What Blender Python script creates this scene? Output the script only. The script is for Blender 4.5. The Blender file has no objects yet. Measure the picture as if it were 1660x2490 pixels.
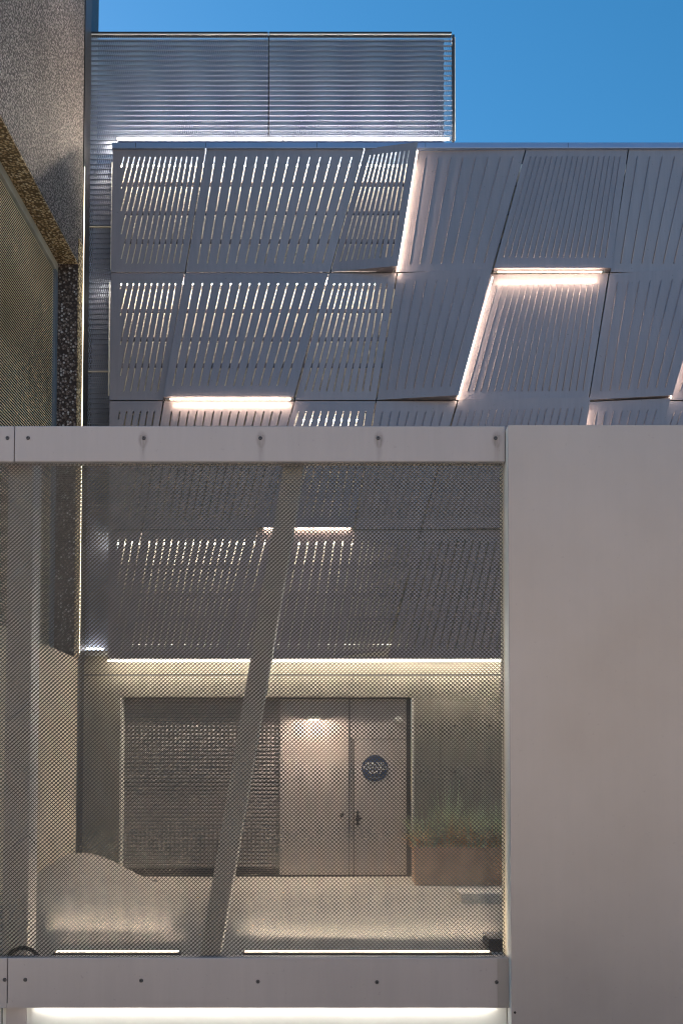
import bpy, bmesh, math, random
import numpy as np
from mathutils import Vector, Matrix
from mathutils.geometry import tessellate_polygon
random.seed(7)
S = bpy.context.scene
C = S.collection
# ------------------------------------------------------------------ camera
FP = 2420.0                     # focal length in photo pixels (35 mm on a 36 mm tall frame)
PITCH = math.radians(2.2)
EYE = 1.5
U0, VH = 850.0, 1900.0          # vanishing point of the depth direction
V0 = VH - FP*math.tan(PITCH)
cam_d = bpy.data.cameras.new('camera'); cam = bpy.data.objects.new('camera', cam_d); C.objects.link(cam)
cam.location = (0, 0, EYE); cam.rotation_euler = (math.radians(90)+PITCH, 0, 0)
cam_d.sensor_fit = 'VERTICAL'; cam_d.sensor_height = 36.0; cam_d.lens = FP/2490*36
cam_d.shift_x = -(U0-830)/2490; cam_d.shift_y = (V0-1245)/2490
cam_d.clip_start = 0.05; cam_d.clip_end = 3000
S.camera = cam
# ------------------------------------------------------------------ sky, sun, exposure
W = bpy.data.worlds.new('World'); S.world = W; W.use_nodes = True
nt = W.node_tree; nt.nodes.clear()
sky = nt.nodes.new('ShaderNodeTexSky'); sky.sky_type = 'NISHITA'; sky.sun_disc = False
SUN_EL, SUN_AZ = math.radians(28), math.radians(-55)      # azimuth from +Y, negative = to the left
sky.sun_elevation = SUN_EL; sky.sun_rotation = SUN_AZ
sky.air_density = 1.0; sky.dust_density = 0.3; sky.ozone_density = 2.0
bg = nt.nodes.new('ShaderNodeBackground'); bg.inputs['Strength'].default_value = 0.10
wo = nt.nodes.new('ShaderNodeOutputWorld')
hs = nt.nodes.new('ShaderNodeHueSaturation'); hs.inputs['Saturation'].default_value = 1.36; hs.inputs['Hue'].default_value = .491; hs.inputs['Value'].default_value = .83
nt.links.new(sky.outputs[0], hs.inputs['Color']); nt.links.new(hs.outputs[0], bg.inputs[0]); nt.links.new(bg.outputs[0], wo.inputs[0])
sun_d = bpy.data.lights.new('sun', 'SUN'); sun_d.energy = 5.0; sun_d.angle = math.radians(0.5); sun_d.color = (1, .93, .84)
sun = bpy.data.objects.new('sun', sun_d); C.objects.link(sun)
sd = Vector((math.sin(SUN_AZ)*math.cos(SUN_EL), math.cos(SUN_AZ)*math.cos(SUN_EL), math.sin(SUN_EL)))
sun.rotation_euler = sd.to_track_quat('Z', 'Y').to_euler()
S.view_settings.view_transform = 'Standard'; S.view_settings.look = 'None'
S.view_settings.gamma = 1; S.view_settings.exposure = 1.15
S.view_settings.use_curve_mapping = False
S.cycles.max_bounces = 6; S.cycles.diffuse_bounces = 3; S.cycles.glossy_bounces = 3
S.cycles.use_denoising = True; S.cycles.filter_width = 1.0
S.cycles.sample_clamp_indirect = 3; S.cycles.sample_clamp_direct = 12

# photo measurement -> point on the vertical plane Y
def P(u, v, Y):
    a = (u-U0)/FP; b = (V0-v)/FP
    dy = math.cos(PITCH) - b*math.sin(PITCH); dz = math.sin(PITCH) + b*math.cos(PITCH)
    t = Y/dy
    return a*t, EYE + dz*t
def PX(u, v, Y): return P(u, v, Y)[0]
def PZ(v, Y): return P(U0, v, Y)[1]

# ------------------------------------------------------------------ materials
MATS = {}
def lin(c): return tuple(((x/255)/12.92 if x/255 <= .04045 else ((x/255+.055)/1.055)**2.4) for x in c) + (1,)
def mat(name, col, rough=.5, metal=0.0, var=.12, nscale=3.0, bump=0.0, bscale=60.0, col2=None, spec=.5, stretch=(1, 1, 1), streak=0):
    m = bpy.data.materials.new(name); m.use_nodes = True; t = m.node_tree; b = t.nodes['Principled BSDF']
    b.inputs['Roughness'].default_value = rough; b.inputs['Metallic'].default_value = metal
    b.inputs['Specular IOR Level'].default_value = spec
    tc = t.nodes.new('ShaderNodeTexCoord'); mp = t.nodes.new('ShaderNodeMapping'); mp.inputs['Scale'].default_value = stretch
    geo = t.nodes.new('ShaderNodeNewGeometry')
    t.links.new(geo.outputs['Position'], mp.inputs[0])
    n = t.nodes.new('ShaderNodeTexNoise'); n.inputs['Scale'].default_value = nscale; n.inputs['Detail'].default_value = 6
    t.links.new(mp.outputs[0], n.inputs['Vector'])
    r = t.nodes.new('ShaderNodeValToRGB')
    c1 = tuple(x*(1-var) for x in col[:3])+(1,); c2 = tuple(min(1, x*(1+var)) for x in (col2 or col)[:3])+(1,)
    r.color_ramp.elements[0].position = .3; r.color_ramp.elements[1].position = .7
    r.color_ramp.elements[0].color = c1; r.color_ramp.elements[1].color = c2
    t.links.new(n.outputs['Fac'], r.inputs[0]); t.links.new(r.outputs[0], b.inputs['Base Color'])
    if streak:
        m2 = t.nodes.new('ShaderNodeMapping'); m2.inputs['Scale'].default_value = (9, 9, .7)
        t.links.new(geo.outputs['Position'], m2.inputs[0])
        n3 = t.nodes.new('ShaderNodeTexNoise'); n3.inputs['Scale'].default_value = 2.2; n3.inputs['Detail'].default_value = 7; n3.inputs['Roughness'].default_value = .62
        t.links.new(m2.outputs[0], n3.inputs['Vector'])
        q = t.nodes.new('ShaderNodeMapRange'); q.inputs['From Min'].default_value = .35; q.inputs['From Max'].default_value = .7
        q.inputs['To Min'].default_value = 1; q.inputs['To Max'].default_value = 1-streak
        t.links.new(n3.outputs['Fac'], q.inputs[0])
        # fine specks of grime
        v3 = t.nodes.new('ShaderNodeTexNoise'); v3.inputs['Scale'].default_value = 38; v3.inputs['Detail'].default_value = 2
        t.links.new(geo.outputs['Position'], v3.inputs['Vector'])
        q2 = t.nodes.new('ShaderNodeMapRange'); q2.inputs['From Min'].default_value = .70; q2.inputs['From Max'].default_value = .76
        q2.inputs['To Min'].default_value = 1; q2.inputs['To Max'].default_value = 1-streak*2.5
        t.links.new(v3.outputs['Fac'], q2.inputs[0])
        k = t.nodes.new('ShaderNodeMath'); k.operation = 'MULTIPLY'; t.links.new(q.outputs[0], k.inputs[0]); t.links.new(q2.outputs[0], k.inputs[1])
        sc = t.nodes.new('ShaderNodeVectorMath'); sc.operation = 'SCALE'
        t.links.new(r.outputs[0], sc.inputs[0]); t.links.new(k.outputs[0], sc.inputs['Scale']); t.links.new(sc.outputs[0], b.inputs['Base Color'])
        rr = t.nodes.new('ShaderNodeMapRange'); rr.inputs['To Min'].default_value = rough-.06; rr.inputs['To Max'].default_value = rough+.12
        t.links.new(n.outputs['Fac'], rr.inputs[0]); t.links.new(rr.outputs[0], b.inputs['Roughness'])
    if bump:
        n2 = t.nodes.new('ShaderNodeTexNoise'); n2.inputs['Scale'].default_value = bscale; n2.inputs['Detail'].default_value = 4
        t.links.new(geo.outputs['Position'], n2.inputs['Vector'])
        bp = t.nodes.new('ShaderNodeBump'); bp.inputs['Strength'].default_value = bump; bp.inputs['Distance'].default_value = .01
        t.links.new(n2.outputs['Fac'], bp.inputs['Height']); t.links.new(bp.outputs[0], b.inputs['Normal'])
    MATS[name] = m
    m['ramp'] = 1
    return m
def emit(name, col, strength):
    m = bpy.data.materials.new(name); m.use_nodes = True; t = m.node_tree; b = t.nodes['Principled BSDF']
    b.inputs['Base Color'].default_value = (.8, .8, .8, 1)
    b.inputs['Emission Color'].default_value = col+(1,); b.inputs['Emission Strength'].default_value = strength
    MATS[name] = m; return m

M_PANEL = mat('painted_panel', (.31, .275, .295), .36, .35, .04, .7, .015, 4, streak=.10)
M_GATE = mat('gate_paint', (.43, .39, .39), .45, .25, .05, 1.2, .02, 90, streak=.05)
M_SHEET = mat('gate_sheet_paint', (.43, .387, .375), .40, .35, .09, 1.1, .6, 1.3, streak=.025)
M_MESH = mat('galvanised_wire', (.215, .205, .19), .27, .94, .1, 30)
M_MESH2 = mat('aluminium_mesh_sky_tint', (.27, .31, .40), .30, .75, .08, 20)  # blue of the reflected sky worked into the metal's colour
M_POST = mat('post_paint', (.58, .55, .51), .5, .3, .05, 2)
M_DARK = mat('dark_metal', (.05, .05, .055), .45, .5, .1, 4)
M_BLACK = mat('black_rubber', (.015, .015, .016), .7, 0, .2, 20)
M_BACK = mat('cream_backing', (.62, .58, .50), .7, 0, .08, 2)
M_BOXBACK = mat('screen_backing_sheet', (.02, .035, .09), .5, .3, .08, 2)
M_COLBACK = mat('column_backing_sheet', (.30, .32, .38), .5, .2, .08, 2)
M_ENDP = mat('end_plate_paint', (.33, .30, .285), .5, .2, .05, 3)
M_CONC = mat('cast_concrete', (.27, .24, .185), .8, 0, .16, 2.2, .25, 40, spec=.3, streak=.2)
M_PLINTH = mat('warm_concrete', (.50, .42, .31), .8, 0, .14, 1.4, .2, 30, spec=.3)
M_PAVE = mat('courtyard_paving', (.42, .375, .31), .75, 0, .14, 1.6, .15, 25, spec=.3, streak=.22)
M_STREET = mat('street_pavement', (.30, .285, .265), .85, 0, .15, 2.5, .3, 30)
M_SHUT = mat('shutter_metal', (.25, .22, .20), .65, .1, .08, 2)
M_DOOR = mat('door_metal', (.42, .37, .33), .42, .35, .06, 1.5, .02, 3, streak=.15)
M_LOUV = mat('louvre_metal', (.72, .62, .46), .45, .2, .25, 1.2, stretch=(1, .5, 1))
M_FRAME = mat('louvre_frame', (.34, .33, .29), .55, .1, .18, 5)
M_SLATE = mat('frame_blue_grey', (.14, .155, .18), .5, .2, .1, 5)
M_WHITE = mat('white_panel', (.66, .66, .62), .5, 0, .05, 3, .03, 50)
M_SCREW = mat('screw_steel', (.10, .10, .11), .35, .8, .2, 90)
M_SIGN = mat('navy_sign', (.008, .025, .065), .4, 0, .1, 5)
M_LETTER = mat('pale_lettering', (.62, .58, .52), .5, 0, .02, 5)
M_RIM = mat('lit_edge_trim', (.60, .55, .45), .6, 0, .1, 8)
M_COPE = mat('coping_sky_tint', (.27, .36, .54), .35, .5, .05, 2)  # sky reflection painted in as a blue base colour
M_PLANTER = mat('planter_side', (.42, .26, .16), .75, .1, .25, 3.5, .2, 30)
M_SOIL = mat('soil', (.05, .035, .025), .95, 0, .3, 14, .5, 60)
M_GRASS = mat('grass_green', (.46, .50, .32), .7, 0, .4, 9)
M_STRAW = mat('dry_grass_straw', (.62, .38, .18), .75, 0, .4, 9)
M_RAMP = mat('pale_concrete_ramp', (.62, .57, .48), .7, 0, .12, 2.2, .15, 30, spec=.3)

def pebble(name, cols, scale, bump, coat=1.0, vstretch=1.0):
    m = bpy.data.materials.new(name); m.use_nodes = True; t = m.node_tree; b = t.nodes['Principled BSDF']
    b.inputs['Roughness'].default_value = .75; b.inputs['Specular IOR Level'].default_value = .35
    geo = t.nodes.new('ShaderNodeNewGeometry')
    mp = t.nodes.new('ShaderNodeMapping'); mp.inputs['Scale'].default_value = (1, 1, vstretch)
    t.links.new(geo.outputs['Position'], mp.inputs[0])
    v = t.nodes.new('ShaderNodeTexVoronoi'); v.inputs['Scale'].default_value = scale
    v2 = t.nodes.new('ShaderNodeTexVoronoi'); v2.inputs['Scale'].default_value = scale
    t.links.new(mp.outputs[0], v.inputs['Vector']); t.links.new(mp.outputs[0], v2.inputs['Vector'])
    sp = t.nodes.new('ShaderNodeSeparateColor'); t.links.new(v.outputs['Color'], sp.inputs[0])
    r = t.nodes.new('ShaderNodeValToRGB'); cr = r.color_ramp
    cr.elements[0].position = 0; cr.elements[0].color = cols[0]+(1,)
    cr.elements[1].position = 1; cr.elements[1].color = cols[-1]+(1,)
    for i, c in enumerate(cols[1:-1]):
        e = cr.elements.new((i+1)/(len(cols)-1)); e.color = c+(1,)
    t.links.new(sp.outputs[0], r.inputs[0])
    # mortar in the joints between the stones
    r2 = t.nodes.new('ShaderNodeValToRGB'); r2.color_ramp.elements[0].position = .35; r2.color_ramp.elements[1].position = .6
    r2.color_ramp.elements[0].color = (0, 0, 0, 1); r2.color_ramp.elements[1].color = (1, 1, 1, 1)
    t.links.new(v.outputs['Distance'], r2.inputs[0])
    mx = t.nodes.new('ShaderNodeMix'); mx.data_type = 'RGBA'
    mx.inputs['B'].default_value = tuple(x*.45 for x in cols[0])+(1,)
    t.links.new(r2.outputs[0], mx.inputs['Factor']); t.links.new(r.outputs[0], mx.inputs['A'])
    n = t.nodes.new('ShaderNodeTexNoise'); n.inputs['Scale'].default_value = .9; n.inputs['Detail'].default_value = 5
    t.links.new(geo.outputs['Position'], n.inputs['Vector'])
    mr = t.nodes.new('ShaderNodeMapRange'); mr.inputs['From Min'].default_value = .3; mr.inputs['From Max'].default_value = .7
    mr.inputs['To Min'].default_value = .72; mr.inputs['To Max'].default_value = 1.15
    t.links.new(n.outputs['Fac'], mr.inputs[0])
    mm = t.nodes.new('ShaderNodeVectorMath'); mm.operation = 'SCALE'
    t.links.new(mx.outputs['Result'], mm.inputs[0]); t.links.new(mr.outputs[0], mm.inputs['Scale'])
    t.links.new(mm.outputs[0], b.inputs['Base Color'])
    bp = t.nodes.new('ShaderNodeBump'); bp.invert = True; bp.inputs['Strength'].default_value = bump; bp.inputs['Distance'].default_value = .012
    t.links.new(v.outputs['Distance'], bp.inputs['Height']); t.links.new(bp.outputs[0], b.inputs['Normal'])
    return m
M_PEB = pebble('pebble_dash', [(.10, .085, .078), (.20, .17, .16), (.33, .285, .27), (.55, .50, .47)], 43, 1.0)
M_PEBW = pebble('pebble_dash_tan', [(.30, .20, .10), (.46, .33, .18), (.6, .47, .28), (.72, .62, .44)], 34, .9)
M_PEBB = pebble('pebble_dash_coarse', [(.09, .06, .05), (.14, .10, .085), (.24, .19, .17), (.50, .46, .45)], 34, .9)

# streaks of dirt below the screws of the top rail (marks that belong to the rail)
def rail_mat(x0, step, zscrew):
    m = M_GATE.copy(); m.name = 'gate_paint_streaked'; t = m.node_tree; b = t.nodes['Principled BSDF']
    geo = t.nodes.new('ShaderNodeNewGeometry'); sp = t.nodes.new('ShaderNodeSeparateXYZ'); t.links.new(geo.outputs['Position'], sp.inputs[0])
    def mth(op, a, bb=None, cc=None):
        n = t.nodes.new('ShaderNodeMath'); n.operation = op
        for i, x in enumerate((a, bb, cc)):
            if x is None: continue
            if isinstance(x, (int, float)): n.inputs[i].default_value = x
            else: t.links.new(x, n.inputs[i])
        return n.outputs[0]
    q = mth('DIVIDE', mth('SUBTRACT', sp.outputs[0], x0), step)
    near = mth('ROUND', q)
    d = mth('ABSOLUTE', mth('MULTIPLY', mth('SUBTRACT', q, near), step))
    ns = t.nodes.new('ShaderNodeTexNoise'); ns.inputs['Scale'].default_value = 60; ns.inputs['Detail'].default_value = 5
    mp = t.nodes.new('ShaderNodeMapping'); mp.inputs['Scale'].default_value = (1.6, 1, .25)
    t.links.new(geo.outputs['Position'], mp.inputs[0]); t.links.new(mp.outputs[0], ns.inputs['Vector'])
    drop = mth('SUBTRACT', zscrew, sp.outputs[2])
    # rounded patch round the screw, then a narrower run below it
    e1 = mth('POWER', mth('DIVIDE', d, .034), 2); e2 = mth('POWER', mth('DIVIDE', mth('SUBTRACT', drop, .025), .055), 2)
    blob = mth('MAXIMUM', mth('SUBTRACT', 1, mth('ADD', e1, e2)), 0)
    run = mth('MULTIPLY', mth('MAXIMUM', mth('SUBTRACT', 1, mth('DIVIDE', d, .024)), 0),
              mth('MULTIPLY', mth('GREATER_THAN', drop, .0), mth('MAXIMUM', mth('SUBTRACT', 1.15, mth('DIVIDE', drop, .2)), 0)))
    k = mth('MULTIPLY', mth('MINIMUM', mth('ADD', mth('MULTIPLY', blob, 1.0), run), 1.0), mth('GREATER_THAN', near, .5))
    k = mth('MULTIPLY', k, mth('MULTIPLY', mth('POWER', ns.outputs['Fac'], 1.3), 1.15))
    mx = t.nodes.new('ShaderNodeMix'); mx.data_type = 'RGBA'; mx.inputs['B'].default_value = (.17, .145, .13, 1)
    src = b.inputs['Base Color'].links[0].from_socket
    t.links.new(k, mx.inputs['Factor']); t.links.new(src, mx.inputs['A']); t.links.new(mx.outputs['Result'], b.inputs['Base Color'])
    return m

# ------------------------------------------------------------------ mesh helpers
def mk(name, verts, faces, m, parent=None, smooth=False):
    me = bpy.data.meshes.new(name); me.from_pydata([tuple(v) for v in verts], [], faces); me.update()
    me.materials.append(m)
    if smooth:
        for p in me.polygons: p.use_smooth = True
    o = bpy.data.objects.new(name, me); C.objects.link(o)
    if parent is not None: o.parent = parent
    return o
class MB:
    def __init__(s): s.v = []; s.f = []
    def add(s, v, f):
        n = len(s.v); s.v += [tuple(x) for x in v]; s.f += [tuple(i+n for i in q) for q in f]; return s
    def box(s, x0, x1, y0, y1, z0, z1):
        v = [(x0, y0, z0), (x1, y0, z0), (x1, y1, z0), (x0, y1, z0), (x0, y0, z1), (x1, y0, z1), (x1, y1, z1), (x0, y1, z1)]
        return s.add(v, [(0, 3, 2, 1), (4, 5, 6, 7), (0, 1, 5, 4), (1, 2, 6, 5), (2, 3, 7, 6), (3, 0, 4, 7)])
    def prism(s, pts_a, pts_b):   # two matching loops
        n = len(pts_a)
        return s.add(list(pts_a)+list(pts_b), [tuple(range(n))[::-1], tuple(range(n, 2*n))] + [(i, (i+1) % n, n+(i+1) % n, n+i) for i in range(n)])
    def cyl(s, a, b, r, n=10, r2=None):
        a = Vector(a); b = Vector(b); d = (b-a).normalized(); x = d.orthogonal().normalized(); y = d.cross(x)
        r2 = r if r2 is None else r2
        A = [a+(x*math.cos(t)+y*math.sin(t))*r for t in [2*math.pi*i/n for i in range(n)]]
        B = [b+(x*math.cos(t)+y*math.sin(t))*r2 for t in [2*math.pi*i/n for i in range(n)]]
        return s.prism(A, B)
    def build(s, name, m, parent=None, bevel=0, smooth=False, seg=2):
        o = mk(name, s.v, s.f, m, parent, smooth)
        bm = bmesh.new(); bm.from_mesh(o.data)
        if bevel:
            bmesh.ops.bevel(bm, geom=bm.edges[:], offset=bevel, segments=seg, affect='EDGES', profile=.5)
        bmesh.ops.recalc_face_normals(bm, faces=bm.faces[:]); bm.to_mesh(o.data); bm.free()
        return o
def box(name, x0, x1, y0, y1, z0, z1, m, parent=None, bevel=0): return MB().box(x0, x1, y0, y1, z0, z1).build(name, m, parent, bevel)
def thing(name, label, cat, group=None, loc=(0, 0, 0)):
    o = bpy.data.objects.new(name, None); C.objects.link(o); o.location = loc
    o.empty_display_size = .1
    o['label'] = label; o['category'] = cat
    if group: o['group'] = group
    return o
def base(root, loc):
    """move the root Empty to its base, keeping the children where they stand"""
    root.location = loc
    T = Matrix.Translation(Vector(loc)).inverted()
    for ch in [o for o in C.objects if o.parent == root]: ch.matrix_parent_inverse = T

# ------------------------------------------------------------------ ground
YG, YF, YW = 5.8, 12.1, 12.5          # gate, facade, house wall
ZW = PZ(2132, YW)                      # level of the paving at the house wall
def ground_z(y): return 0.0 if y < YG else ZW*(y-YG)/(YW-YG) if y < YW else ZW
g = MB(); g.add([(-60, -40, 0), (60, -40, 0), (60, YG-.3, 0), (-60, YG-.3, 0)], [(0, 1, 2, 3)])
o = g.build('street', M_STREET); o['kind'] = 'structure'
o = MB().add([(-60, YG-.3, .004), (60, YG-.3, .004), (60, YG+.02, .004), (60, 13, ZW), (60, 60, ZW), (-60, 60, ZW), (-60, 13, ZW), (-60, YG+.02, .004)],
             [(0, 1, 2, 7), (7, 2, 3, 6), (6, 3, 4, 5)]).build('courtyard_paving', M_PAVE); o['kind'] = 'structure'

# ------------------------------------------------------------------ facade of the house
house = thing('house', 'modern house clad in slanted grey metal panels with slots, behind the mesh gate', 'house')
ROWV = [361, 663, 974, 1288, 1600]
# seam positions (u) on each panel row: (top, bottom)
SEAM = [
    [(275, 270), (501, 451), (886, 803), (1014, 966), (1278, 1196), (1527, 1482), (1792, 1717), (2050, 1990), (2310, 2240)],
    [(270, 267), (449, 399), (799, 716), (965, 914.5), (1193, 1112), (1480, 1430), (1717, 1625), (1990, 1920), (2240, 2150)],
    [(267, 265), (398, 346), (716, 627), (914, 861), (1112, 1023), (1429, 1383), (1625, 1535), (1920, 1850), (2150, 2060)],
    [(265, 263), (345, 291), (627, 547), (861, 811), (1023, 940), (1383, 1322), (1535, 1450), (1850, 1780), (2060, 1975)],
]
# how far each corner stands proud of the wall plane: (row, col): (TL, TR, BL, BR)
PROUD = {(0, 2): (0, .13, .0, .15), (1, 3+1-1): (0, .07, .0, .13), (0, 4): (0, 0, .10, .10), (1, 1): (0, 0, .10, .10),
         (1, 5): (0, .13, .0, .15), (2, 4): (.03, .13, .0, .12), (2, 2): (0, 0, .09, .09), (3, 1): (.0, .02, 0, .03)}
PROUD[(1, 3)] = (0, .13, .0, .15)
PROUD[(0, 3)] = (-.03, 0, .0, .03); PROUD[(1, 4)] = (-.03, 0, .0, .03); PROUD[(1, 6)] = (-.03, 0, .0, .03); PROUD[(2, 5)] = (-.03, .10, -.03, .06)
# slots: (row, col): list of (u_top, v_top, u_bot, v_bot), clipped at the left margin
def fan(n, t0, dt, b0, db, vt, vb, clip=None):
    out = []
    for k in range(n):
        ut, ub = t0+dt*k, b0+db*k
        v1 = vb
        if clip is not None and ub < clip:
            if ut <= clip+2: continue
            v1 = vt+(vb-vt)*(ut-clip)/(ut-ub); ub = clip
        if v1-vt > 8: out.append((ut, vt, ub, v1))
    return out
SLOT = {
    (0, 0): fan(15, 302, 12.75, 235, 14.35, 381, 641, 295),
    (0, 1): fan(14, 522.7, 25.6, 480.6, 23.3, 381, 641),
    (0, 2): fan(10, 900, 10.3, 826.8, 13.7, 379, 638),
    (1, 0): fan(10, 296, 14.6, 236, 16.4, 689, 952, 293),
    (1, 1): fan(14, 470, 22.95, 424, 20.9, 689, 946),
    (1, 2): fan(10, 812.5, 14.25, 740.8, 17.5, 689, 952),
    (2, 0): fan(6, 291.8, 16.8, 242.5, 17.7, 1000, 1265, 288),
    (2, 1): fan(14, 418, 20.4, 374.7, 18.2, 1000, 1265),
    (2, 2): fan(10, 726.4, 18.1, 651, 21.5, 1000, 1262),
    (3, 0): fan(3, 289, 17, 240, 18, 1312, 1578, 284),
    (3, 1): fan(14, 365, 17.8, 321, 15.8, 1312, 1580),
    (3, 2): fan(10, 645, 21, 577, 24.5, 1313, 1580),
    (3, 3): fan(10, 882, 15.0, 836, 11.2, 1313, 1582),
    (3, 4): fan(18, 1035.6, 19, 964, 20.2, 1314, 1582),
}
RIB = {
    (0, 3): fan(8, 1035, 30.3, 994.8, 25.8, 380, 643),
    (0, 4): fan(18, 1290, 12.74, 1220, 14.5, 380, 637),
    (0, 5): fan(8, 1549, 30.1, 1508, 25.8, 380, 642),
    (0, 6): fan(18, 1800, 12.7, 1730, 14.5, 380, 640),
    (1, 3): fan(8, 984.6, 25.6, 940, 21.6, 684, 950),
    (1, 4): fan(18, 1207.8, 14.6, 1135, 16.5, 690, 953),
    (1, 5): fan(8, 1500, 25.7, 1458.7, 21.4, 687, 953),
    (1, 6): fan(18, 1735, 14, 1650, 15.5, 690, 953),
    (2, 3): fan(8, 930.5, 21, 880, 17.5, 1000, 1262),
    (2, 4): fan(18, 1121.6, 16.94, 1042, 18.4, 999, 1262),
    (2, 5): fan(8, 1450, 20.2, 1402, 16, 1000, 1262),
    (2, 6): fan(18, 1640, 16, 1550, 17, 1000, 1262),
    (3, 5): fan(8, 1395, 17, 1335, 13, 1313, 1582),
    (3, 6): fan(18, 1550, 16, 1460, 17, 1313, 1582),
}
LITL = {(0, 3), (1, 4), (1, 6), (2, 5)}     # panels lit along their left edge from under the neighbour
def panel(r, c):
    vt, vb = ROWV[r], ROWV[r+1]
    tl, bl = SEAM[r][c]; tr, br = SEAM[r][c+1]
    gp = 1.6
    vt2, vb2 = vt+1.6, vb-1.6
    if r == 0: vt2 = vt+.5
    gl = 0 if c == 0 else gp
    if (r, c) in LITL: gl = -5
    gr = .3 if (r, c+1) in LITL else gp
    px = [(tl+gl, vt2), (tr-gr, vt2), (br-gr, vb2), (bl+gl, vb2)]
    pr = PROUD.get((r, c), (0, 0, 0, 0))
    W2 = [P(u, v, YF) for u, v in px]           # metric (x, z)
    zt, zb = W2[0][1], W2[2][1]
    def depth(x, z):
        t = (zt-z)/(zt-zb)
        xl = W2[0][0]*(1-t)+W2[3][0]*t; xr = W2[1][0]*(1-t)+W2[2][0]*t
        s = min(1, max(0, (x-xl)/(xr-xl)))
        return YF-((pr[0]*(1-s)+pr[1]*s)*(1-t)+(pr[2]*(1-s)+pr[3]*s)*t)
    # the outline is subdivided so that the twist is smooth
    holes = []
    hw = .0078
    for ut, v0, ub, v1 in SLOT.get((r, c), []):
        xt, z0 = P(ut, v0, YF); xb, z1 = P(ub, v1, YF)
        dx = (xb-xt)/(z1-z0)
        q = []
        for dz, w in ((0, .45), (-.008, .9)): q.append((z0+dz, w))
        n = 4
        zs = [z0, z0-.007] + [z0+(z1-z0)*k/n for k in range(1, n)] + [z1+.007, z1]
        ws = [.4, 1]+[1]*(n-1)+[1, .4]
        L = [(xt+dx*(z-z0)-hw*w, z) for z, w in zip(zs, ws)]
        R = [(xt+dx*(z-z0)+hw*w, z) for z, w in zip(zs, ws)]
        holes.append(L+R[::-1])
    out = []
    N = 8
    for i in range(4):
        a = W2[i]; b = W2[(i+1) % 4]
        for k in range(N): out.append((a[0]+(b[0]-a[0])*k/N, a[1]+(b[1]-a[1])*k/N))
    verts = []; faces = []
    if holes:
        loops = [out]+holes
        tri = tessellate_polygon([[Vector((x, z, 0)) for x, z in L] for L in loops])
        pts = [p for L in loops for p in L]
        n = len(pts)
        verts = [(x, depth(x, z), z) for x, z in pts] + [(x, depth(x, z)+.006, z) for x, z in pts]
        for t in tri:
            faces.append(tuple(t)); faces.append(tuple(i+n for i in t)[::-1])
        k0 = 0
        for L in loops:
            m = len(L)
            for i in range(m):
                a, b = k0+i, k0+(i+1) % m; faces.append((a, b, b+n, a+n))
            k0 += m
    else:
        for j in range(N+1):
            for i in range(N+1):
                t = j/N; s = i/N
                xl = W2[0][0]*(1-t)+W2[3][0]*t; xr = W2[1][0]*(1-t)+W2[2][0]*t
                z = zt*(1-t)+zb*t; x = xl*(1-s)+xr*s
                verts.append((x, depth(x, z), z))
        for j in range(N):
            for i in range(N):
                a = j*(N+1)+i; faces.append((a, a+N+1, a+N+2, a+1))
    # folded rim going back
    n0 = len(verts)
    ring = [(x, depth(x, z), z) for x, z in out]
    cx = sum(x for x, y, z in ring)/len(ring); cz = sum(z for x, y, z in ring)/len(ring)
    m = len(ring)
    inset = [0]*len(ring)
    if (r, c+1) in LITL:
        for i in range(N+1, 2*N): inset[i] = .06
        inset[N] = inset[2*N] = .06
    yb = YF+.05
    verts += ring + [(x+(cx-x)*.002-q, yb, z+(cz-z)*.002) for (x, y, z), q in zip(ring, inset)]
    for i in range(m):
        a, b = n0+i, n0+(i+1) % m; faces.append((a, b, b+m, a+m))
    me = bpy.data.meshes.new('facade_panel'); me.from_pydata(verts, [], faces); me.materials.append(M_PANEL)
    bm = bmesh.new(); bm.from_mesh(me); bmesh.ops.remove_doubles(bm, verts=bm.verts[:], dist=.0002)
    bmesh.ops.recalc_face_normals(bm, faces=bm.faces[:]); bm.to_mesh(me); bm.free()
    o = bpy.data.objects.new('facade_panel', me); C.objects.link(o); o.parent = house
    if holes: o['label'] = 'slanted grey panel cut with long slots'
    else: o['label'] = 'slanted grey panel pressed with raised ribs'
    for ut, v0, ub, v1 in RIB.get((r, c), []):
        xt, z0 = P(ut, v0, YF); xb, z1 = P(ub, v1, YF)
        V = []
        prof = [(-.009, 0), (-.004, .018), (.004, .018), (.009, 0)]
        st = [(0, .35, 0), (.015, 1, 1), (.5, 1, 1), (.985, 1, 1), (1, .35, 0)]
        for f, w, h in st:
            x = xt+(xb-xt)*f; z = z0+(z1-z0)*f; y = depth(x, z)
            for a, d in prof: V.append((x+a*w, y+.001-d*h-.0012, z))
        F = []
        for i in range(len(st)-1):
            for j in range(3):
                a = i*4+j; F.append((a, a+4, a+5, a+1))
        mk('rib', V, F, M_PANEL, o, True)
    return o
for r in range(4):
    for c in range(8):
        panel(r, c)

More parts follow.
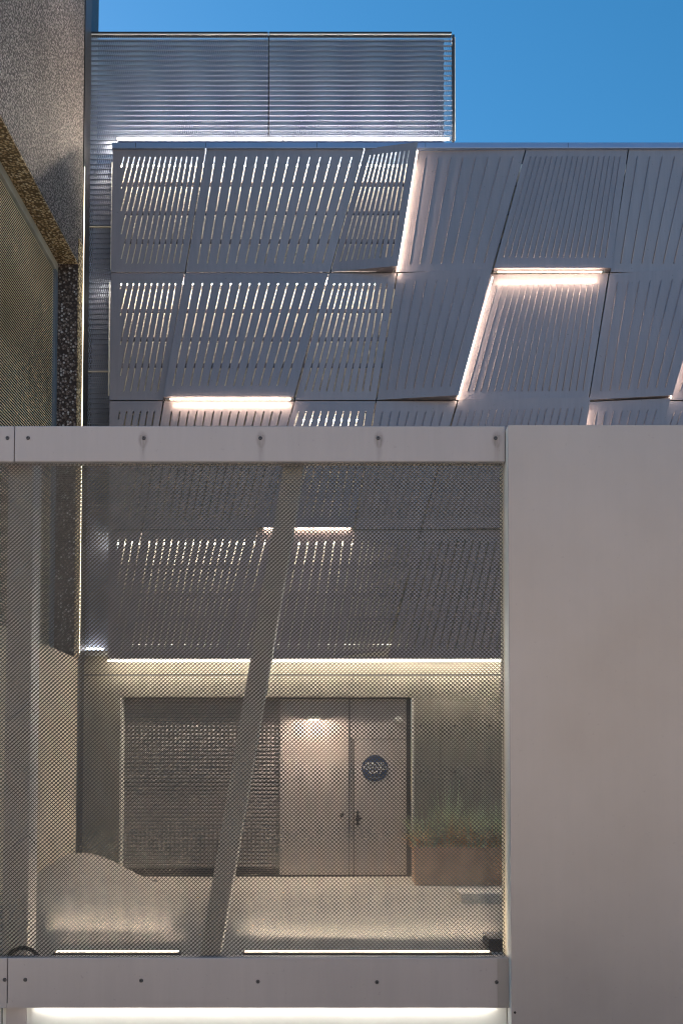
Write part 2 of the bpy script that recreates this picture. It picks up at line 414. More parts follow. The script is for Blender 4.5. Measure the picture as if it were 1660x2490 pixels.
# backing wall, rails behind the slots
xl0 = PX(290, 1000, YW)
XR = PX(2260, 1000, YF)
zb_f = PZ(1600, YF)
box('backing_wall', xl0, XR, YW, YW+.25, PZ(1611, YW), PZ(346, YF-.03)-.004, M_BACK, house)
for v, hh in ((447, 8), (517, 7), (586, 9), (755, 8), (824, 8), (888, 9), (1070, 8), (1140, 8), (1200, 9), (1378, 8), (1447, 8), (1505, 8), (663, 10), (974, 10), (1288, 10)):
    y0 = YF+.065; z = PZ(v, y0); h = hh/200/2
    box('facade_rail', PX(285, v, YF), XR, y0, y0+.03, z-h, z+h, M_PANEL, house)
for v in (663, 974, 1288):
    box('cavity_light_baffle', PX(285, v, YF), XR, YF+.10, YW-.003, PZ(v+1, YF)-.006, PZ(v+1, YF)+.006, M_PANEL, house)  # unseen shelves added to keep each row's lamplight apart
# two soffit strips at the foot of the facade
box('facade_soffit', PX(264, 1600, YF), XR, YF+.004, YW-.06, zb_f-.005, zb_f+.012, M_PANEL, house)
for v in (663, 974, 1288):
    z = PZ(v, YF+.052); box('seam_light_stop', PX(272, v, YF), XR, YF+.035, YF+.060, z-.03, z+.03, M_DARK, house)  # dark strips added to stop cavity light leaking through the seams
# coping
zc0, zc1 = PZ(360, YF-.03), PZ(346, YF-.03)
cp = MB(); cp.box(PX(274, 352, YF), XR, YF-.03, YW-.1, zc0, zc1)
cp.build('coping', M_COPE, house, .006)
for u in (330, 500, 770, 1034, 1380):   # coping joints
    x = PX(u, 352, YF-.03); box('coping_joint', x-.003, x+.003, YF-.0315, YF-.02, zc0+.008, zc1-.006, M_DARK, house)

# lower concrete wall
xa = PX(176, 1700, YW)
xs0, xs1 = PX(291, 1900, YW), PX(1001, 1900, YW)
z_lint = PZ(1695, YW); z_j = PZ(1641, YW); z_top = PZ(1612, YW)
XRW = 9.0
DR = .16
box('concrete_beam', xa, XRW, YW, YW+.4, z_j+.012, z_top-.002, M_CONC, house, .004)
box('concrete_lintel', xa, XRW, YW+.002, YW+.4, z_lint, z_j-.010, M_CONC, house, .004)
box('beam_upstand', xa, PX(300, 1600, YW), YW+.002, YW+.2, z_top-.001, z_top+.16, M_CONC, house)
box('beam_joint', xa, XRW, YW+.02, YW+.38, z_j-.0095, z_j+.0115, M_DARK, house)
box('concrete_wall', xa, xs0-.0, YW+.002, YW+.5, -.2, z_lint-.002, M_CONC, house)
# right hand wall cast in bays
xb1 = PX(1070, 1900, YW)
box('concrete_wall', xs1+.03, xb1-.003, YW+.002, YW+.5, -.2, z_lint-.002, M_CONC, house, .002)
box('concrete_wall', xb1+.003, XRW, YW+.002, YW+.5, -.2, z_lint-.002, M_CONC, house, .002)
for u in (1022, 1105, 1189):
    for v in (1765, 1820, 1877):
        x, z = P(u, v, YW)
        MB().cyl((x, YW-.001, z), (x, YW+.006, z), .011, 8).build('tie_hole', M_BLACK, house)
for u, v in ((307, 1647), (772, 1653), (857, 1653), (940, 1653), (1023, 1653), (390, 1682), (392, 1760), (258, 1756), (258, 1930)):
    x, z = P(u, v, YW)
    MB().cyl((x, YW-.001, z), (x, YW+.006, z), .009, 8).build('tie_hole', M_BLACK, house)
# metal jambs
box('jamb', xs0+.001, xs0+.022, YW-.004, YW+DR, ZW, z_lint-.001, M_RIM, house)
box('jamb', xs1+.003, xs1+.028, YW-.01, YW+DR, ZW, z_lint-.001, M_RIM, house)
# roller shutter of single slats
YS = YW+DR
xg0, xg1 = xs0+.024, PX(677, 1900, YW)
zg0, zg1 = PZ(2113, YW), z_lint
shutter = bpy.data.objects.new('roller_shutter', None); C.objects.link(shutter); shutter.parent = house
ns = 44; ph = (zg1-zg0)/ns
sm = MB().add([(xg0, -.0, 0), (xg1, 0, 0), (xg1, -.012, ph*.35), (xg0, -.012, ph*.35), (xg0, -.009, ph*.8), (xg1, -.009, ph*.8), (xg0, .006, ph*.93), (xg1, .006, ph*.93)],
              [(0, 1, 2, 3), (3, 2, 5, 4), (4, 5, 7, 6)])
me = bpy.data.meshes.new('slat'); me.from_pydata(sm.v, [], sm.f); me.materials.append(M_SHUT)
for k in range(ns):
    o = bpy.data.objects.new('slat', me); C.objects.link(o); o.parent = shutter; o.location = (0, YS-.0, zg0+k*ph+.002)
box('shutter_bottom_bar', xg0, xg1, YS-.02, YS+.01, ZW+.02, zg0+.001, M_BLACK, house)
box('recess_back', xs0+.023, xs1+.002, YS+.02, YS+.1, -.1, z_lint, M_DARK, house)
# doors
YD = YW+DR-.03
def leaf(u0, u1, v0, v1, name, y=YD):
    x0, x1 = PX(u0, 1900, YW), PX(u1, 1900, YW)
    return box(name, x0, x1, y, y+.04, PZ(v1, YW), PZ(v0, YW), M_DOOR, house, .003)
d1 = leaf(678, 848, 1697, 2130, 'door'); d1['label'] = 'flush metal door leaf lit by the small lamp'
d2 = leaf(861, 989, 1797, 2130, 'door', YD+.01); d2['label'] = 'flush metal door leaf carrying the round navy sign'
leaf(851, 989, 1697, 1795, 'door_overpanel', YD+.008)
leaf(849.5, 859, 1797, 2130, 'door_mullion', YD+.03)
def cyl_part(name, u, v, Y, r, l, m, par):
    x, z = P(u, v, Y)
    return MB().cyl((x, Y-l, z), (x, Y, z), r, 14).build(name, m, par, 0)
h = cyl_part('handle', 831, 1982, YD-.001, .027, .045, M_BLACK, d1)
mb = MB(); x, z = P(869, 1990, YD); mb.box(x-.018, x+.018, YD-.04, YD+.009, z-.08, z+.09); mb.box(x-.03, x+.06, YD-.05, YD-.035, z-.012, z+.012)
mb.build('handle', M_BLACK, d2, .004)
# sign
sgn = thing('round_sign', 'round navy sign with pale lettering on the right hand metal door', 'sign')
x, z = P(911, 1868, YD)
MB().cyl((x, YD+.004, z), (x, YD+.009, z), .168, 40).build('sign_disc', M_SIGN, sgn)
def text(s, cx, cz, y, size, par, m, name='lettering'):
    cu = bpy.data.curves.new(name, 'FONT'); cu.body = s; cu.size = size; cu.align_x = 'CENTER'; cu.align_y = 'CENTER'; cu.extrude = .001
    cu.materials.append(m)
    o = bpy.data.objects.new(name, cu); C.objects.link(o); o.location = (cx, y, cz); o.rotation_euler = (math.pi/2, 0, 0)
    bpy.context.view_layer.update()
    dg = bpy.context.evaluated_depsgraph_get(); me = bpy.data.meshes.new_from_object(o.evaluated_get(dg))
    o2 = bpy.data.objects.new(name, me); C.objects.link(o2); o2.location = o.location; o2.rotation_euler = o.rotation_euler; o2.parent = par
    C.objects.unlink(o); bpy.data.objects.remove(o)
    if not me.materials: me.materials.append(m)
    return o2
text('HEROLD', x, z+.055, YD+.0015, .062, sgn, M_LETTER)
text('TOW RULES', x, z+.0, YD+.0015, .056, sgn, M_LETTER)
text('APPLY', x, z-.055, YD+.0015, .062, sgn, M_LETTER)
mb = MB()
for k, w in enumerate((.11, .14, .10)): mb.box(x-w/2, x+w/2, YD+.001, YD+.003, z-.105-k*.016, z-.098-k*.016)
mb.build('small_print', M_SLATE, sgn)

# ------------------------------------------------------------------ lamps
E_TUBE = emit('led_white', (1.0, .74, .54), 27)
E_SLANT = emit('led_slanted', (1.0, .76, .56), 21)
E_BACK = emit('led_white_cavity', (1.0, .90, .74), 22)
E_DIM = emit('led_dim', (1.0, .90, .74), 3)
E_SOFF = emit('led_soffit', (1.0, .92, .80), 110)
E_ROOF = emit('led_roof', (1.0, .84, .66), 150)
E_GATE = emit('led_gate', (1.0, .80, .58), 66)
E_DOOR = emit('led_door', (1.0, .80, .66), 620)
E_CORN = emit('led_corner', (1.0, .80, .55), 4.0)
def bar(name, label, a, b, r, em, group, caps=True, n=8):
    t = thing(name, label, 'light bar', group)
    a = Vector(a); b = Vector(b); d = (b-a).normalized()
    MB().cyl(a, b, r, n).build('tube', em, t, 0, True)
    if caps:
        MB().cyl(a-d*.045, a-d*.001, r*1.25, n).build('end_cap', M_FRAME, t)
        MB().cyl(b+d*.001, b+d*.045, r*1.25, n).build('end_cap', M_FRAME, t)
    return t
def fbar(u0, v0, u1, v1, dy, r, em, label, group, caps=True):
    y = YF-dy
    p = P(u0, v0, y); q = P(u1, v1, y)
    return bar('light_bar', label, (p[0], y, p[1]), (q[0], y, q[1]), r, em, group, caps)
GL = 'light bars in the seams of the facade'
fbar(1210, 661.5, 1461, 661.5, .105, .0085, E_TUBE, 'lit horizontal light bar at the right, below the finely ribbed top row panel', GL)
fbar(414, 971, 706, 971, .105, .0085, E_TUBE, 'lit horizontal light bar at the left, just above the gate top rail', GL)
fbar(640, 1285.5, 852, 1285.5, .03, .008, E_TUBE, 'light bar seen through the gate mesh right of the slanted brace', GL)
fbar(1014.5, 366, 966.5, 657, .095, .006, E_SLANT, 'slanted light bar hidden in the seam beside the first widely ribbed top panel', GL, False)
fbar(1196.7, 674, 1113, 968, .095, .006, E_SLANT, 'slanted light bar hidden left of the brightly lit ribbed panel', GL, False)
fbar(1720, 674, 1629, 968, .095, .006, E_SLANT, 'slanted light bar in the seam at the right edge of the photo', GL, False)
fbar(1430.5, 980, 1385.5, 1280, .095, .006, E_SLANT, 'slanted light bar in the seam dipping behind the solid gate sheet', GL, False)
# tubes in the cavity, seen as bright points through the slots
for i, (v, u0, u1, wh) in enumerate(((403, 280, 966, 'top row of slots'), (690, 278, 912, 'second row of slots'), (1022, 722, 870, 'third row of slots'), (1322, 278, 860, 'lowest row of slots'))):
    y = YF+.17; p = P(u0, v, y); q = P(u1, v, y)
    bar('light_bar', 'long light bar glinting through the '+wh, (p[0], y, p[1]), (q[0], y, q[1]), .014, E_BACK, 'light bars behind the slotted panels', False)
y = YF+.2; p = P(320, 1567, y); q = P(1000, 1567, y)
bar('light_bar', 'thin light bar glinting low behind the slots above the soffit', (p[0], y, p[1]), (q[0], y, q[1]), .004, E_DIM, 'light bars behind the slotted panels', False)
# soffit line
y = YF+.21; p = P(262, 1607, y); q = P(1500, 1607, y)
bar('light_bar', 'long bright light line where the facade foot meets the concrete beam', (p[0], y, p[1]), (q[0], y, q[1]), .009, E_SOFF, None, False)
# door lamp: small box with an open underside close to the door
dl = thing('door_lamp', 'small shaded lamp on the metal door casting a bright fan of light', 'lamp')
x, z = P(764, 1752, YD)
mb = MB(); mb.box(x-.085, x+.085, YD-.22, YD-.001, z+.004, z+.045); mb.build('lamp_shade', M_RIM, dl, .004)
MB().box(x-.06, x+.06, YD-.20, YD-.13, z-.004, z+.003).build('lamp_lens', E_DOOR, dl)
# small dome high on the right hand door
dm = thing('dome_lamp', 'small round glass dome high on the right hand metal door', 'lamp')
x, z = P(968, 1750, YD)
bm = bmesh.new(); bmesh.ops.create_icosphere(bm, subdivisions=3, radius=.042); me = bpy.data.meshes.new('dome'); bm.to_mesh(me); bm.free()
me.materials.append(MATS['pale_lettering'])
for p_ in me.polygons: p_.use_smooth = True
o = bpy.data.objects.new('dome', me); C.objects.link(o); o.location = (x, YD-.03, z); o.parent = dm
MB().cyl((x, YD-.012, z), (x, YD+.007, z), .058, 20).build('base_ring', M_FRAME, dm)

# ------------------------------------------------------------------ rooftop screen of expanded metal, running down at the left
YM = 12.45
screen = thing('mesh_screen', 'tall expanded metal screen above the roof, running down beside the pebble dash wall', 'screen')
def tall_mesh(u0, u1, v0, v1, phase=0):
    """tall diamonds: leaning strips between horizontal ledges"""
    xs0_, zt = P(u0, v0, YM); xs1_, zb = P(u1, v1, YM)
    rp = 12.75/FP*YM; w = 5.1/FP*YM
    rows = int(round((zt-zb)/rp)); cols = int((xs1_-xs0_)/w)
    m = MB()
    for r_ in range(rows):
        z1 = zt-r_*rp; z0 = z1-rp
        off = (r_ % 2)*.5
        for s in (0, 1):
            for c_ in range(cols+1):
                xt_ = xs0_+(c_+off)*w; xb_ = xt_+(w*.5 if s else -w*.5)
                if xb_ < xs0_-.002 or xb_ > xs1_+.002 or xt_ > xs1_+.002: continue
                hw_ = .0032
                yt, yb = YM-.012, YM+.008
                m.add([(xt_-hw_, yt, z1), (xt_+hw_, yt+.004, z1), (xb_+hw_, yb+.004, z0), (xb_-hw_, yb, z0)], [(0, 1, 2, 3)])
        m.box(xs0_, xs1_, YM-.022, YM+.004, z0-.0016, z0+.0022)
    o = mk('expanded_sheet', m.v, m.f, M_MESH2, screen); o['kind'] = 'stuff'
    return o
tall_mesh(208, 651.5, 89, 340); tall_mesh(655, 1099, 89, 340)
tall_mesh(206, 288, 341, 552); tall_mesh(204, 288, 556, 903); tall_mesh(200, 288, 907, 1588)
xl_, xr_ = PX(204, 500, YM), PX(1098, 200, YM)
zt = PZ(88, YM); zbs = PZ(341, YM)
for a, b in ((206, 652), (654.5, 1097)):
    xa_, xb_ = PX(a, 85, YM), PX(b, 85, YM)
    m = MB(); m.box(xa_, xb_, YM-.035, YM+.03, zt, PZ(81.5, YM)); m.build('top_channel', M_DARK, screen, .003)
    box('lit_channel_lip', xa_, xb_, YM-.04, YM-.033, zt-.012, zt+.004, M_WHITE, screen)  # white lip stands in for light grazing the channel's underside
box('corner_post', PX(1098.5, 200, YM), PX(1104, 200, YM), YM-.03, YM+.05, zbs, PZ(88, YM), M_DARK, screen)
box('corner_strip', PX(1104.3, 200, YM), PX(1106, 200, YM), YM-.03, YM+.02, zbs, PZ(94, YM), M_WHITE, screen)
for v in (554, 905):
    z = PZ(v, YM); box('joint_bar', PX(203, v, YM), PX(287, v, YM), YM-.03, YM-.005, z-.006, z+.006, M_RIM, screen)
box('middle_post', PX(652.2, 200, YM), PX(654.3, 200, YM), YM-.004, YM+.04, zbs, zt, M_BLACK, screen)
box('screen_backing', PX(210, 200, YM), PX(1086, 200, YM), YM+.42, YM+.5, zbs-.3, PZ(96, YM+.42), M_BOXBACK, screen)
box('screen_backing', PX(196, 900, YM), PX(289, 900, YM), YM+.27, YM+.3, PZ(1592, YM), zbs-.35, M_COLBACK, screen)
box('lit_panel_edge', PX(269, 900, YM), PX(271.5, 900, YM), YM-.05, YM-.03, PZ(660, YM), PZ(400, YM), M_WHITE, screen)  # white strips stand in for lamplight on the panel's return edge
box('lit_panel_edge', PX(266, 900, YM), PX(268.5, 900, YM), YM-.05, YM-.03, PZ(965, YM), PZ(690, YM), M_WHITE, screen)
box('screen_foot', PX(200, 1590, YM), PX(266, 1590, YM), YM-.06, YM+.26, PZ(1594, YM), PZ(1588, YM), M_FRAME, screen)
for a, b, wh in ((286, 684, 'left'), (691, 1092, 'right')):
    y = YM-.13; p = P(a, 337.5, y); q = P(b, 337.5, y)
    bar('light_bar', wh+' hand one of the two light bars along the foot of the rooftop mesh screen', (p[0], y, p[1]), (q[0], y, q[1]), .013, E_ROOF, 'light bars along the roof edge', False)
# lamp behind the foot of the screen column
y = YM+.15; p = P(210, 1578, y); q = P(252, 1578, y)
bar('light_bar', 'short light bar glowing behind the foot of the narrow mesh screen', (p[0], y, p[1]), (q[0], y, q[1]), .012, emit('led_cool', (.95, .93, 1.0), 22), None, False)

# ------------------------------------------------------------------ neighbouring pebble dash wall on the left
XN = PX(196, 1000, YF)            # its face
wall = thing('neighbour_wall', 'tall pebble dash wall with a louvred opening at the left edge', 'wall')
YJ = 11.92                        # far jamb
z_sof = PZ(638, YJ); z_pl = PZ(1598, YJ)
XI = XN-.24                       # depth of the reveal
YN0 = YG+.35
TOP = 13.5
o = MB().box(XN-.9, XN, YN0, YF, z_sof, TOP).build('wall_head', M_PEB, wall)
# tan underside of the head: the reveal lining
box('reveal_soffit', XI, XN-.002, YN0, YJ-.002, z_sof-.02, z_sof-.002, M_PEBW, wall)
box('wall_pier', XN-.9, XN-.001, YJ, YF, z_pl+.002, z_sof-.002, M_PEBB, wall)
box('lit_pier_edge', XN-.0005, XN+.012, YJ+.005, YF-.002, z_pl, z_sof+.3, M_PEBW, wall)  # tan strip paints in the lamplight on the pier's edge
box('wall_plinth', XN-.9, XN-.0, YN0, YF, -.2, z_pl, M_PLINTH, wall)
# frame of the louvre
box('louvre_frame', XI-.06, XI+.002, YN0, YJ-.001, z_sof-.13, z_sof-.022, M_FRAME, wall, .004)
box('louvre_frame', XI-.06, XI+.0025, YJ-.10, YJ-.002, z_pl+.001, z_sof-.131, M_SLATE, wall, .004)
xlv = XI-.035
nb = 145; lp = (z_sof-.131-z_pl-.004)/nb
lm = MB().add([(.006, 0, 0), (.006, 1, 0), (.012, 1, lp*.16), (.012, 0, lp*.16), (.0, 1, lp*.70), (.0, 0, lp*.70)],
              [(0, 3, 2, 1), (3, 5, 4, 2)])
lme = bpy.data.meshes.new('louvre_blade'); lme.from_pydata(lm.v, [], lm.f); lme.materials.append(M_LOUV)
for k in range(nb):
    o = bpy.data.objects.new('louvre_blade', lme); C.objects.link(o); o.parent = wall
    o.location = (xlv, YN0+.01, z_pl+.003+k*lp); o.scale = (1, YJ-.11-YN0, 1)
box('louvre_gap_shade', XI-.3, xlv-.006, YN0, YJ-.101, z_pl+.002, z_sof-.14, M_BLACK, wall)  # black sheet stands for the shade between the blades
box('sun_block', XN-.9, XN-.03, YF+.002, YW+.4, -.2, TOP, M_DARK, wall)  # unseen dark block added to keep sun out of the gap
# dark cover strip between the wall and the screen
box('joint_cover', PX(199, 500, YF+.02), PX(204, 500, YF+.02), YF+.02, YF+.30, zb_f-.02, TOP, M_DARK, wall)
zc_t, zc_b = PZ(405, YF), PZ(1592, YF)
bar('light_bar', 'thin warm light line between the pebble dash wall and the mesh screen', (XN+.018, YF+.012, zc_b), (XN+.018, YF+.012, zc_t), .0038, E_CORN, None, False)  # glowing tube also stands in for the brightly lit edge trim

# ------------------------------------------------------------------ the gate
gate = thing('mesh_gate', 'long expanded metal gate with a slanted brace between flat pale rails', 'gate')
zt0, zt1 = PZ(1129, YG), PZ(1042.5, YG)
zb0, zb1 = PZ(2446, YG), PZ(2325, YG)
XL = -3.24
XE = PX(1230, 1700, YG)
xj = PX(42.5, 1085, YG)
step = (PX(1204, 1065, YG)-PX(69, 1065, YG))/4
M_RAIL = rail_mat(PX(69, 1065, YG), step, PZ(1065, YG))
for (a, b) in ((XL, xj-.0015), (xj+.0015, XE-.004)):
    o = box('top_rail', a, b, YG-.05, YG+.04, zt0, zt1, M_RAIL, gate, .006)
    o = box('bottom_rail', a, b, YG-.05, YG+.04, zb0+.02, zb1, M_GATE, gate, .006)
    box('rail_lip', a, b, YG-.05, YG-.045, zb0, zb0+.027, M_GATE, gate)
# end cap sheet on the bottom rail
box('rail_end_plate', PX(1205, 2385, YG), XE-.0035, YG-.0522, YG-.0502, zb0+.002, zb1-.004, M_ENDP, gate)
YGf = YG-.05
def screw(u, v):
    x, z = P(u, v, YGf)
    r = .0118
    m = MB().cyl((x, YGf-.006, z), (x, YGf-.0002, z), r*.8, 16, r)
    o = m.build('screw', M_SCREW, gate)
    MB().cyl((x, YGf-.0072, z), (x, YGf-.0059, z), .0038, 6).build('socket', M_BLACK, o)
for u in (19, 69, 350, 633, 919, 1204): screw(u, 1065)
for u, v in ((12, 2382.5), (62, 2382.5), (343.5, 2384.5), (627, 2387), (916, 2388.5), (1207, 2388.5)): screw(u, v)
# expanded metal infill
def gate_mesh():
    Y = YG-.012
    Wd = 10.3/FP*Y; H = 9.53/FP*Y
    x0, x1 = XL+.01, XE-.006; z0, z1 = zb1-.03, zt0+.03
    ns_ = int((z1-z0)/(H/2)); nx = int((x1-x0)/(Wd/2))
    i = np.arange(nx+1); k = np.arange(ns_)
    X = x0+i*Wd/2
    K, I = np.meshgrid(k, i, indexing='ij')
    sg = np.where((I+K) % 2 == 0, 1.0, -1.0)
    Z = z0+K*H/2+sg*H/4*.93
    Xg = np.broadcast_to(X, Z.shape).copy()
    Yg = Y+sg*.0016
    # smooth waviness of a rolled sheet
    Yg = Yg+.004*np.sin(Xg*2.1+Z*1.3)+.003*np.sin(Z*3.1-Xg*.7)
    t = math.radians(42); w = .0038; th = .0011
    a = np.array([0, math.cos(t), -math.sin(t)])*w; b = np.array([0, math.sin(t), math.cos(t)])*th
    offs = [-a-b, a-b, a+b, -a+b]
    V = np.stack([np.stack([Xg+o_[0], Yg+o_[1], Z+o_[2]], -1) for o_ in offs], 2)   # ns, nx+1, 4, 3
    V = V.reshape(-1, 3)
    idx = (K*(nx+1)+I)*4
    A = idx[:, :-1].reshape(-1); B = idx[:, 1:].reshape(-1)
    F = []
    for j in range(4):
        j2 = (j+1) % 4
        F.append(np.stack([A+j, B+j, B+j2, A+j2], 1))
    F = np.concatenate(F)
    me = bpy.data.meshes.new('expanded_mesh'); nv = len(V); nf = len(F)
    me.vertices.add(nv); me.vertices.foreach_set('co', V.astype(np.float32).ravel())
    me.loops.add(nf*4); me.loops.foreach_set('vertex_index', F.astype(np.int32).ravel())
    me.polygons.add(nf); me.polygons.foreach_set('loop_start', np.arange(0, nf*4, 4, dtype=np.int32))
    me.update(calc_edges=True); me.materials.append(M_MESH)
    o = bpy.data.objects.new('expanded_mesh', me); C.objects.link(o); o.parent = gate; o['kind'] = 'stuff'
gate_mesh()
# posts and brace behind the mesh
YP = YG+.05
box('gate_post', PX(14, 1700, YP), PX(75, 1700, YP), YP, YP+.16, zb1-.1, zt1-.02, M_POST, gate, .004)
box('gate_post', PX(1228, 1700, YP), PX(1262, 1700, YP), YP, YP+.17, .02, zt1-.02, M_RIM, gate, .004)
def fp(u, v): x, z = P(u, v, YP); return x, z
def brace():
    tA, tB = fp(691, 1120), fp(741, 1120); bA, bB = fp(483, 2335), fp(533, 2335)
    L = [(tA[0], YP, tA[1]), (tB[0], YP, tB[1]), (bB[0], YP, bB[1]), (bA[0], YP, bA[1])]
    return MB().prism(L, [(x, y+.11, z) for x, y, z in L]).build('gate_brace', M_POST, gate, .004)
brace()
# thin tie wires round the post
for v0, v1 in ((1412, 1368), (1752, 1712), (2068, 2030)):
    p = P(20, v0, YG-.02); q = P(70, v1, YG-.02); e = P(84, v1+22, YG-.02)
    m = MB().cyl((p[0], YG-.024, p[1]), (q[0], YG-.024, q[1]), .0013, 5); m.cyl((q[0], YG-.024, q[1]), (e[0], YG-.01, e[1]), .002, 5)
    m.build('tie_wire', M_MESH, gate)
# running wheel inside the bottom rail, seen as a dark arch
def wheel(u, v, r):
    x, z = P(u, v, YG+.0)
    m = MB(); n = 28
    V = []
    for i_ in range(n):
        a_ = 2*math.pi*i_/n
        for rr, yy in ((r, YG+.042), (r-.022, YG+.042), (r-.022, YG+.048), (r, YG+.048)):
            V.append((x+rr*math.cos(a_), yy, z+rr*math.sin(a_)))
    Fc = []
    for i_ in range(n):
        for j in range(4): Fc.append((i_*4+j, ((i_+1) % n)*4+j, ((i_+1) % n)*4+(j+1) % 4, i_*4+(j+1) % 4))
    m.add(V, Fc); m.build('wheel_tyre', M_BLACK, gate)
wheel(50, 2350, .11)
# white kick sheet below the rail, with the lamp line above it
zk = .012
box('kick_sheet', PX(81, 2460, YG+.03), XE-.01, YG+.0, YG+.02, zk, zb0+.019, M_WHITE, gate)
box('kick_sheet', XL, PX(6.5, 2460, YG+.03), YG+.0, YG+.02, zk, zb0+.019, M_WHITE, gate)
box('post_foot', PX(16, 2460, YG), PX(65, 2460, YG), YG+.0, YG+.1, zk, zb0-.001, M_GATE, gate)
box('lit_foot_edge', PX(65.3, 2460, YG), PX(80, 2460, YG), YG+.006, YG+.1, zk, zb0-.001, M_WHITE, gate)  # white boxes stand in for the lit sides of the post
box('lit_foot_edge', PX(7, 2460, YG), PX(15.7, 2460, YG), YG+.006, YG+.1, zk, zb0-.001, M_WHITE, gate)
bar('light_bar', 'light strip under the bottom rail washing the white kick sheet', (PX(90, 2446, YG), YG-.036, zb0+.012), (PX(1195, 2446, YG), YG-.036, zb0+.012), .004, emit('led_kick', (1, .97, .9), 22), None, False)
# light bars standing behind the bottom rail
for i, (u0, u1, wh) in enumerate(((137, 434, 'shorter, left hand one of the two light bars behind the bottom rail of the gate'),
                                  (596, 1189, 'longer, right hand one of the two light bars behind the bottom rail of the gate'))):
    y = YG+.16; p = P(u0, 2311, y); q = P(u1, 2311, y)
    t = thing('light_bar', wh, 'light bar', 'light bars behind the gate foot')
    MB().box(p[0]-.01, q[0]+.01, y-.03, y+.03, p[1]-.10, p[1]-.008).build('housing', M_BLACK, t)
    MB().box(p[0], q[0], y-.006, y+.006, p[1]-.007, p[1]-.003).build('lens', E_GATE, t)

# ------------------------------------------------------------------ solid gate sheet at the right
sheet = thing('solid_gate', 'plain solid grey metal gate sheet filling the right side', 'gate')
YP2 = YG-.13
zs1 = PZ(1033, YP2)
box('front_sheet', PX(1238, 1700, YP2), 3.6, YP2, YP2+.01, .02, zs1, M_SHEET, sheet, .003)
box('side_return', PX(1238, 1700, YP2)+.0005, PX(1238, 1700, YP2)+.02, YP2+.011, YG+.045, .02, zs1-.002, M_WHITE, sheet)
box('top_return', PX(1238, 1700, YP2)+.021, 3.6, YP2+.011, YG+.045, zs1-.02, zs1-.002, M_GATE, sheet)
# small crescent scratch/pull hole near the foot
x, z = P(1251, 2462, YP2); MB().cyl((x, YP2-.003, z), (x, YP2-.0005, z), .007, 10).build('pull_hole', M_BLACK, sheet)

# ------------------------------------------------------------------ ramp / raised kerb at the left, planter at the right
def smooth_block():
    # a low mound-like ramp of pale concrete: highest at the wall, rolling down to the paving
    y0, y1 = 7.6, 11.9; x0 = XN+.002; x1 = PX(420, 2140, y1)
    NX, NY = 26, 26; V = []; F = []
    for j in range(NY+1):
        y_ = y0+(y1-y0)*j/NY
        for i in range(NX+1):
            s_ = i/NX; x_ = x0+(x1-x0)*s_
            t_ = min(1, (y_-y0)/4.2); rise = t_*t_*(3-2*t_)
            a_ = min(1, max(0, (s_-.12)/.88)); fall = 1-a_*a_*(3-2*a_)
            V.append((x_, y_, ground_z(y_)-.012+.38*rise*fall))
    for j in range(NY):
        for i in range(NX):
            a_ = j*(NX+1)+i; F.append((a_, a_+1, a_+NX+2, a_+NX+1))
    k = len(V)
    V += [(x0+(x1-x0)*i/NX, y1, -.1) for i in range(NX+1)]
    for i in range(NX): a_ = NY*(NX+1)+i; F.append((a_, a_+1, k+i+1, k+i))
    o = mk('concrete_ramp', V, F, M_PAVE, None, True)
    o['label'] = 'low pale concrete ramp rising against the wall at the lower left behind the gate'; o['category'] = 'ramp'
    return o
smooth_block()
YPn = 11.9
pl = thing('planter', 'low brown planter box against the concrete wall at the lower right behind the gate', 'planter')
px0, px1 = PX(1008, 2100, YPn), PX(1420, 2100, YPn)
zp1 = PZ(2062, YPn); zp0 = ground_z(YPn)-.02
box('planter_front', px0, px1, YPn, YPn+.03, zp0, zp1, M_PLANTER, pl, .004)
box('planter_end', px0, px0+.03, YPn+.031, YW-.02, zp0, zp1, M_PLANTER, pl, .004)
box('soil', px0+.032, px1, YPn+.032, YW-.02, zp0, zp1-.04, M_SOIL, pl)
# second, nearer raised bed with a pale kerb
YK = 10.6
kb = box('stone_kerb', PX(1120, 2180, YK), PX(1500, 2180, YK), YK, YK+.5, PZ(2192, YK)-.08, PZ(2172, YK), M_RAMP, None, .015)
kb['label'] = 'pale stone kerb in front of the planter, low beside the right gate post'; kb['category'] = 'kerb'
box_ = box('service_box', PX(1188, 2300, 8.2), PX(1300, 2300, 8.2), 8.2, 8.6, ground_z(8.2)-.02, PZ(2283, 8.2), M_DARK, None, .006)
box_['label'] = 'small dark box standing on the paving behind the right end of the gate'; box_['category'] = 'box'
def tuft(cx, cy, cz, n, h, spread, mats, seed, label):
    rnd = random.Random(seed)
    root = thing('grass_plant', label, 'plant', 'ornamental grasses in the planter')
    for mi, (m_, hh, nn, sp) in enumerate(mats):
        mb_ = MB()
        for _ in range(int(n*nn)):
            a_ = rnd.uniform(0, 2*math.pi); r0 = rnd.uniform(0, .09)
            bx, by = cx+r0*math.cos(a_)*1.6, cy+r0*math.sin(a_)
            ln = h*hh*rnd.uniform(.55, 1.1); lean = spread*sp*rnd.uniform(.1, 1.0)
            w = rnd.uniform(.005, .012); a2 = a_+rnd.uniform(-.7, .7); pr = None
            V = []
            for s in range(5):
                f = s/4
                x_ = bx+lean*f**1.6*math.cos(a2); y_ = by+lean*.6*f**1.6*math.sin(a2); z_ = cz+ln*(f-.28*f*f*lean/spread*1.6)
                ww = w*(1-f*.9)
                V += [(x_-ww*math.sin(a2+.8), y_, z_), (x_+ww*math.sin(a2+.8)+.0004, y_+ww*.5, z_)]
            mb_.add(V, [(2*s, 2*s+1, 2*s+3, 2*s+2) for s in range(4)])
        o_ = mk('green_blades' if mi == 0 else 'dry_blades', mb_.v, mb_.f, m_, root); o_['kind'] = 'stuff'
    base(root, (cx, cy, cz))
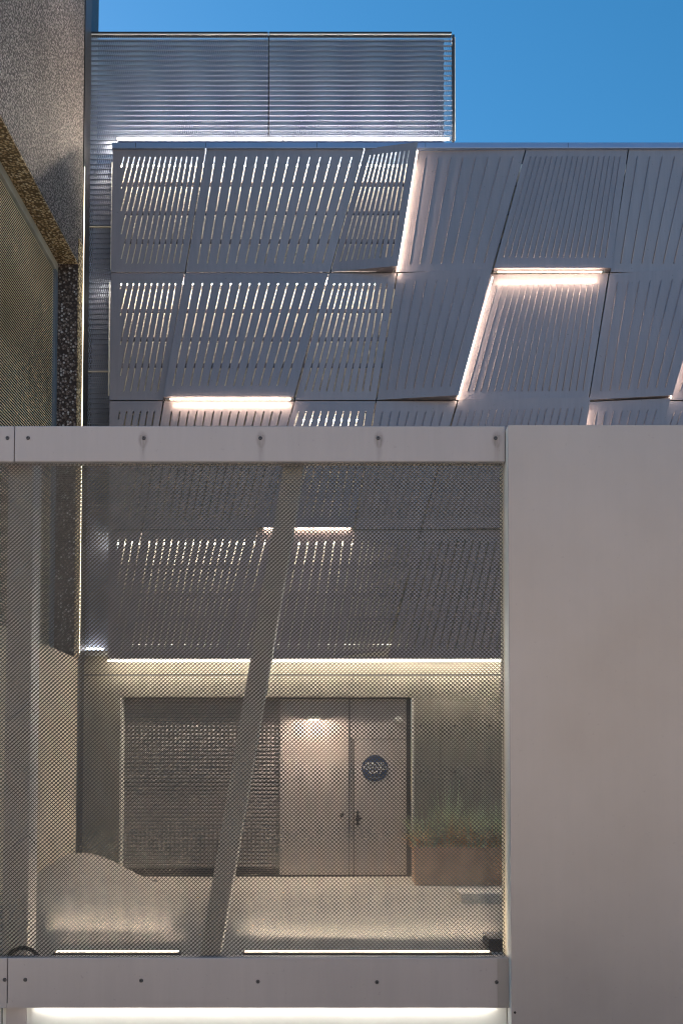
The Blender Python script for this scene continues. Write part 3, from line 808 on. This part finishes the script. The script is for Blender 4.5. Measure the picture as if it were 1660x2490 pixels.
tl = ['left hand clump of feathery grass in the planter beside the doors', 'second clump of grass from the doors, the tallest in the planter',
      'clump of greener grass just left of the gate post in the planter', 'clump of grass at the right end of the planter, by the gate post']
for i_, (u, hh) in enumerate(((1030, .62), (1090, .85), (1150, .72), (1205, .68))):
    x = PX(u, 2060, YPn+.25)
    tuft(x, YPn+.22+.1*(i_ % 2), zp1-.05, 170, hh, .34, ((M_GRASS, 1.0, 1.0, 1), (M_STRAW, .62, .9, 1.25)), 11+i_, tl[i_])

# vertical divider in the third row cavity so that only its right part glows
box('cavity_divider', PX(712, 1100, YF), PX(714, 1100, YF), YF+.096, YW-.004, PZ(1286, YF), PZ(976, YF), M_PANEL, house)
# ------------------------------------------------------------------ building across the street, behind the photographer (out of frame), added for its warm bounce light
M_STONE = mat('sandstone', (.66, .52, .38), .8, 0, .1, 1.0, .2, 20)
opp = thing('bounce_building', 'long sunlit sandstone building out of view across the street, added to bounce warm light', 'building')
yo = -13.0
m = MB(); m.box(-45, 45, yo-8, yo-.3, -.1, 9.5); m.build('wall_core', M_STONE, opp)
for k in range(3): box('floor_band', -45, 45, yo-.299, yo, k*3.2+(-.1 if k == 0 else -.35), k*3.2+.9, M_STONE, opp)
box('floor_band', -45, 45, yo-.299, yo, 9.0, 9.5, M_STONE, opp)
for i in range(31):
    box('pier', -45+i*3-.8 if i else -45, -45+i*3+.8 if i < 30 else 45, yo-.299, yo-.002, .9, 9.0, M_STONE, opp) if False else None
for k in range(3):
    z0 = k*3.2+.9; z1 = min((k+1)*3.2-.35, 9.0)
    for i in range(30):
        x = -45+i*3
        box('pier', x+.002, x+1.9, yo-.298, yo-.003, z0+.001, z1-.001, M_STONE, opp)
    box('window_band', -44.9, 44.9, yo-.2995, yo-.25, z0+.001, z1-.001, M_SLATE, opp)

gr = thing('drain_grate', 'small dark slotted drain grate in the paving at the foot of the roller shutter', 'drain')
yd = 12.2; x, z = PX(352, 2127, yd), ground_z(yd)
m = MB(); m.box(x-.14, x+.14, yd-.07, yd+.07, z-.02, z+.006); m.build('grate_frame', M_DARK, gr)
for k in range(6): box('grate_bar', x-.12+k*.045, x-.10+k*.045, yd-.06, yd+.06, z+.0065, z+.011, M_FRAME, gr)
rnd = random.Random(3); m = MB()
for k in range(70):
    y_ = rnd.uniform(8.3, 12.3); x_ = rnd.uniform(-2.4, 2.6)
    if x_ < PX(440, 2100, y_): continue
    z_ = ground_z(y_)+.006; a_ = rnd.uniform(0, 6.28); l = rnd.uniform(.012, .03); w = l*.45
    c_, s_ = math.cos(a_), math.sin(a_)
    m.add([(x_-l*c_, y_-l*s_, z_), (x_+w*s_, y_-w*c_, z_+.004), (x_+l*c_, y_+l*s_, z_+.002), (x_-w*s_, y_+w*c_, z_+.006)], [(0, 1, 2, 3)])
lv = m.build('fallen_leaves', M_STRAW); lv['kind'] = 'stuff'; lv['label'] = 'small dry leaves scattered over the courtyard paving'; lv['category'] = 'leaves'
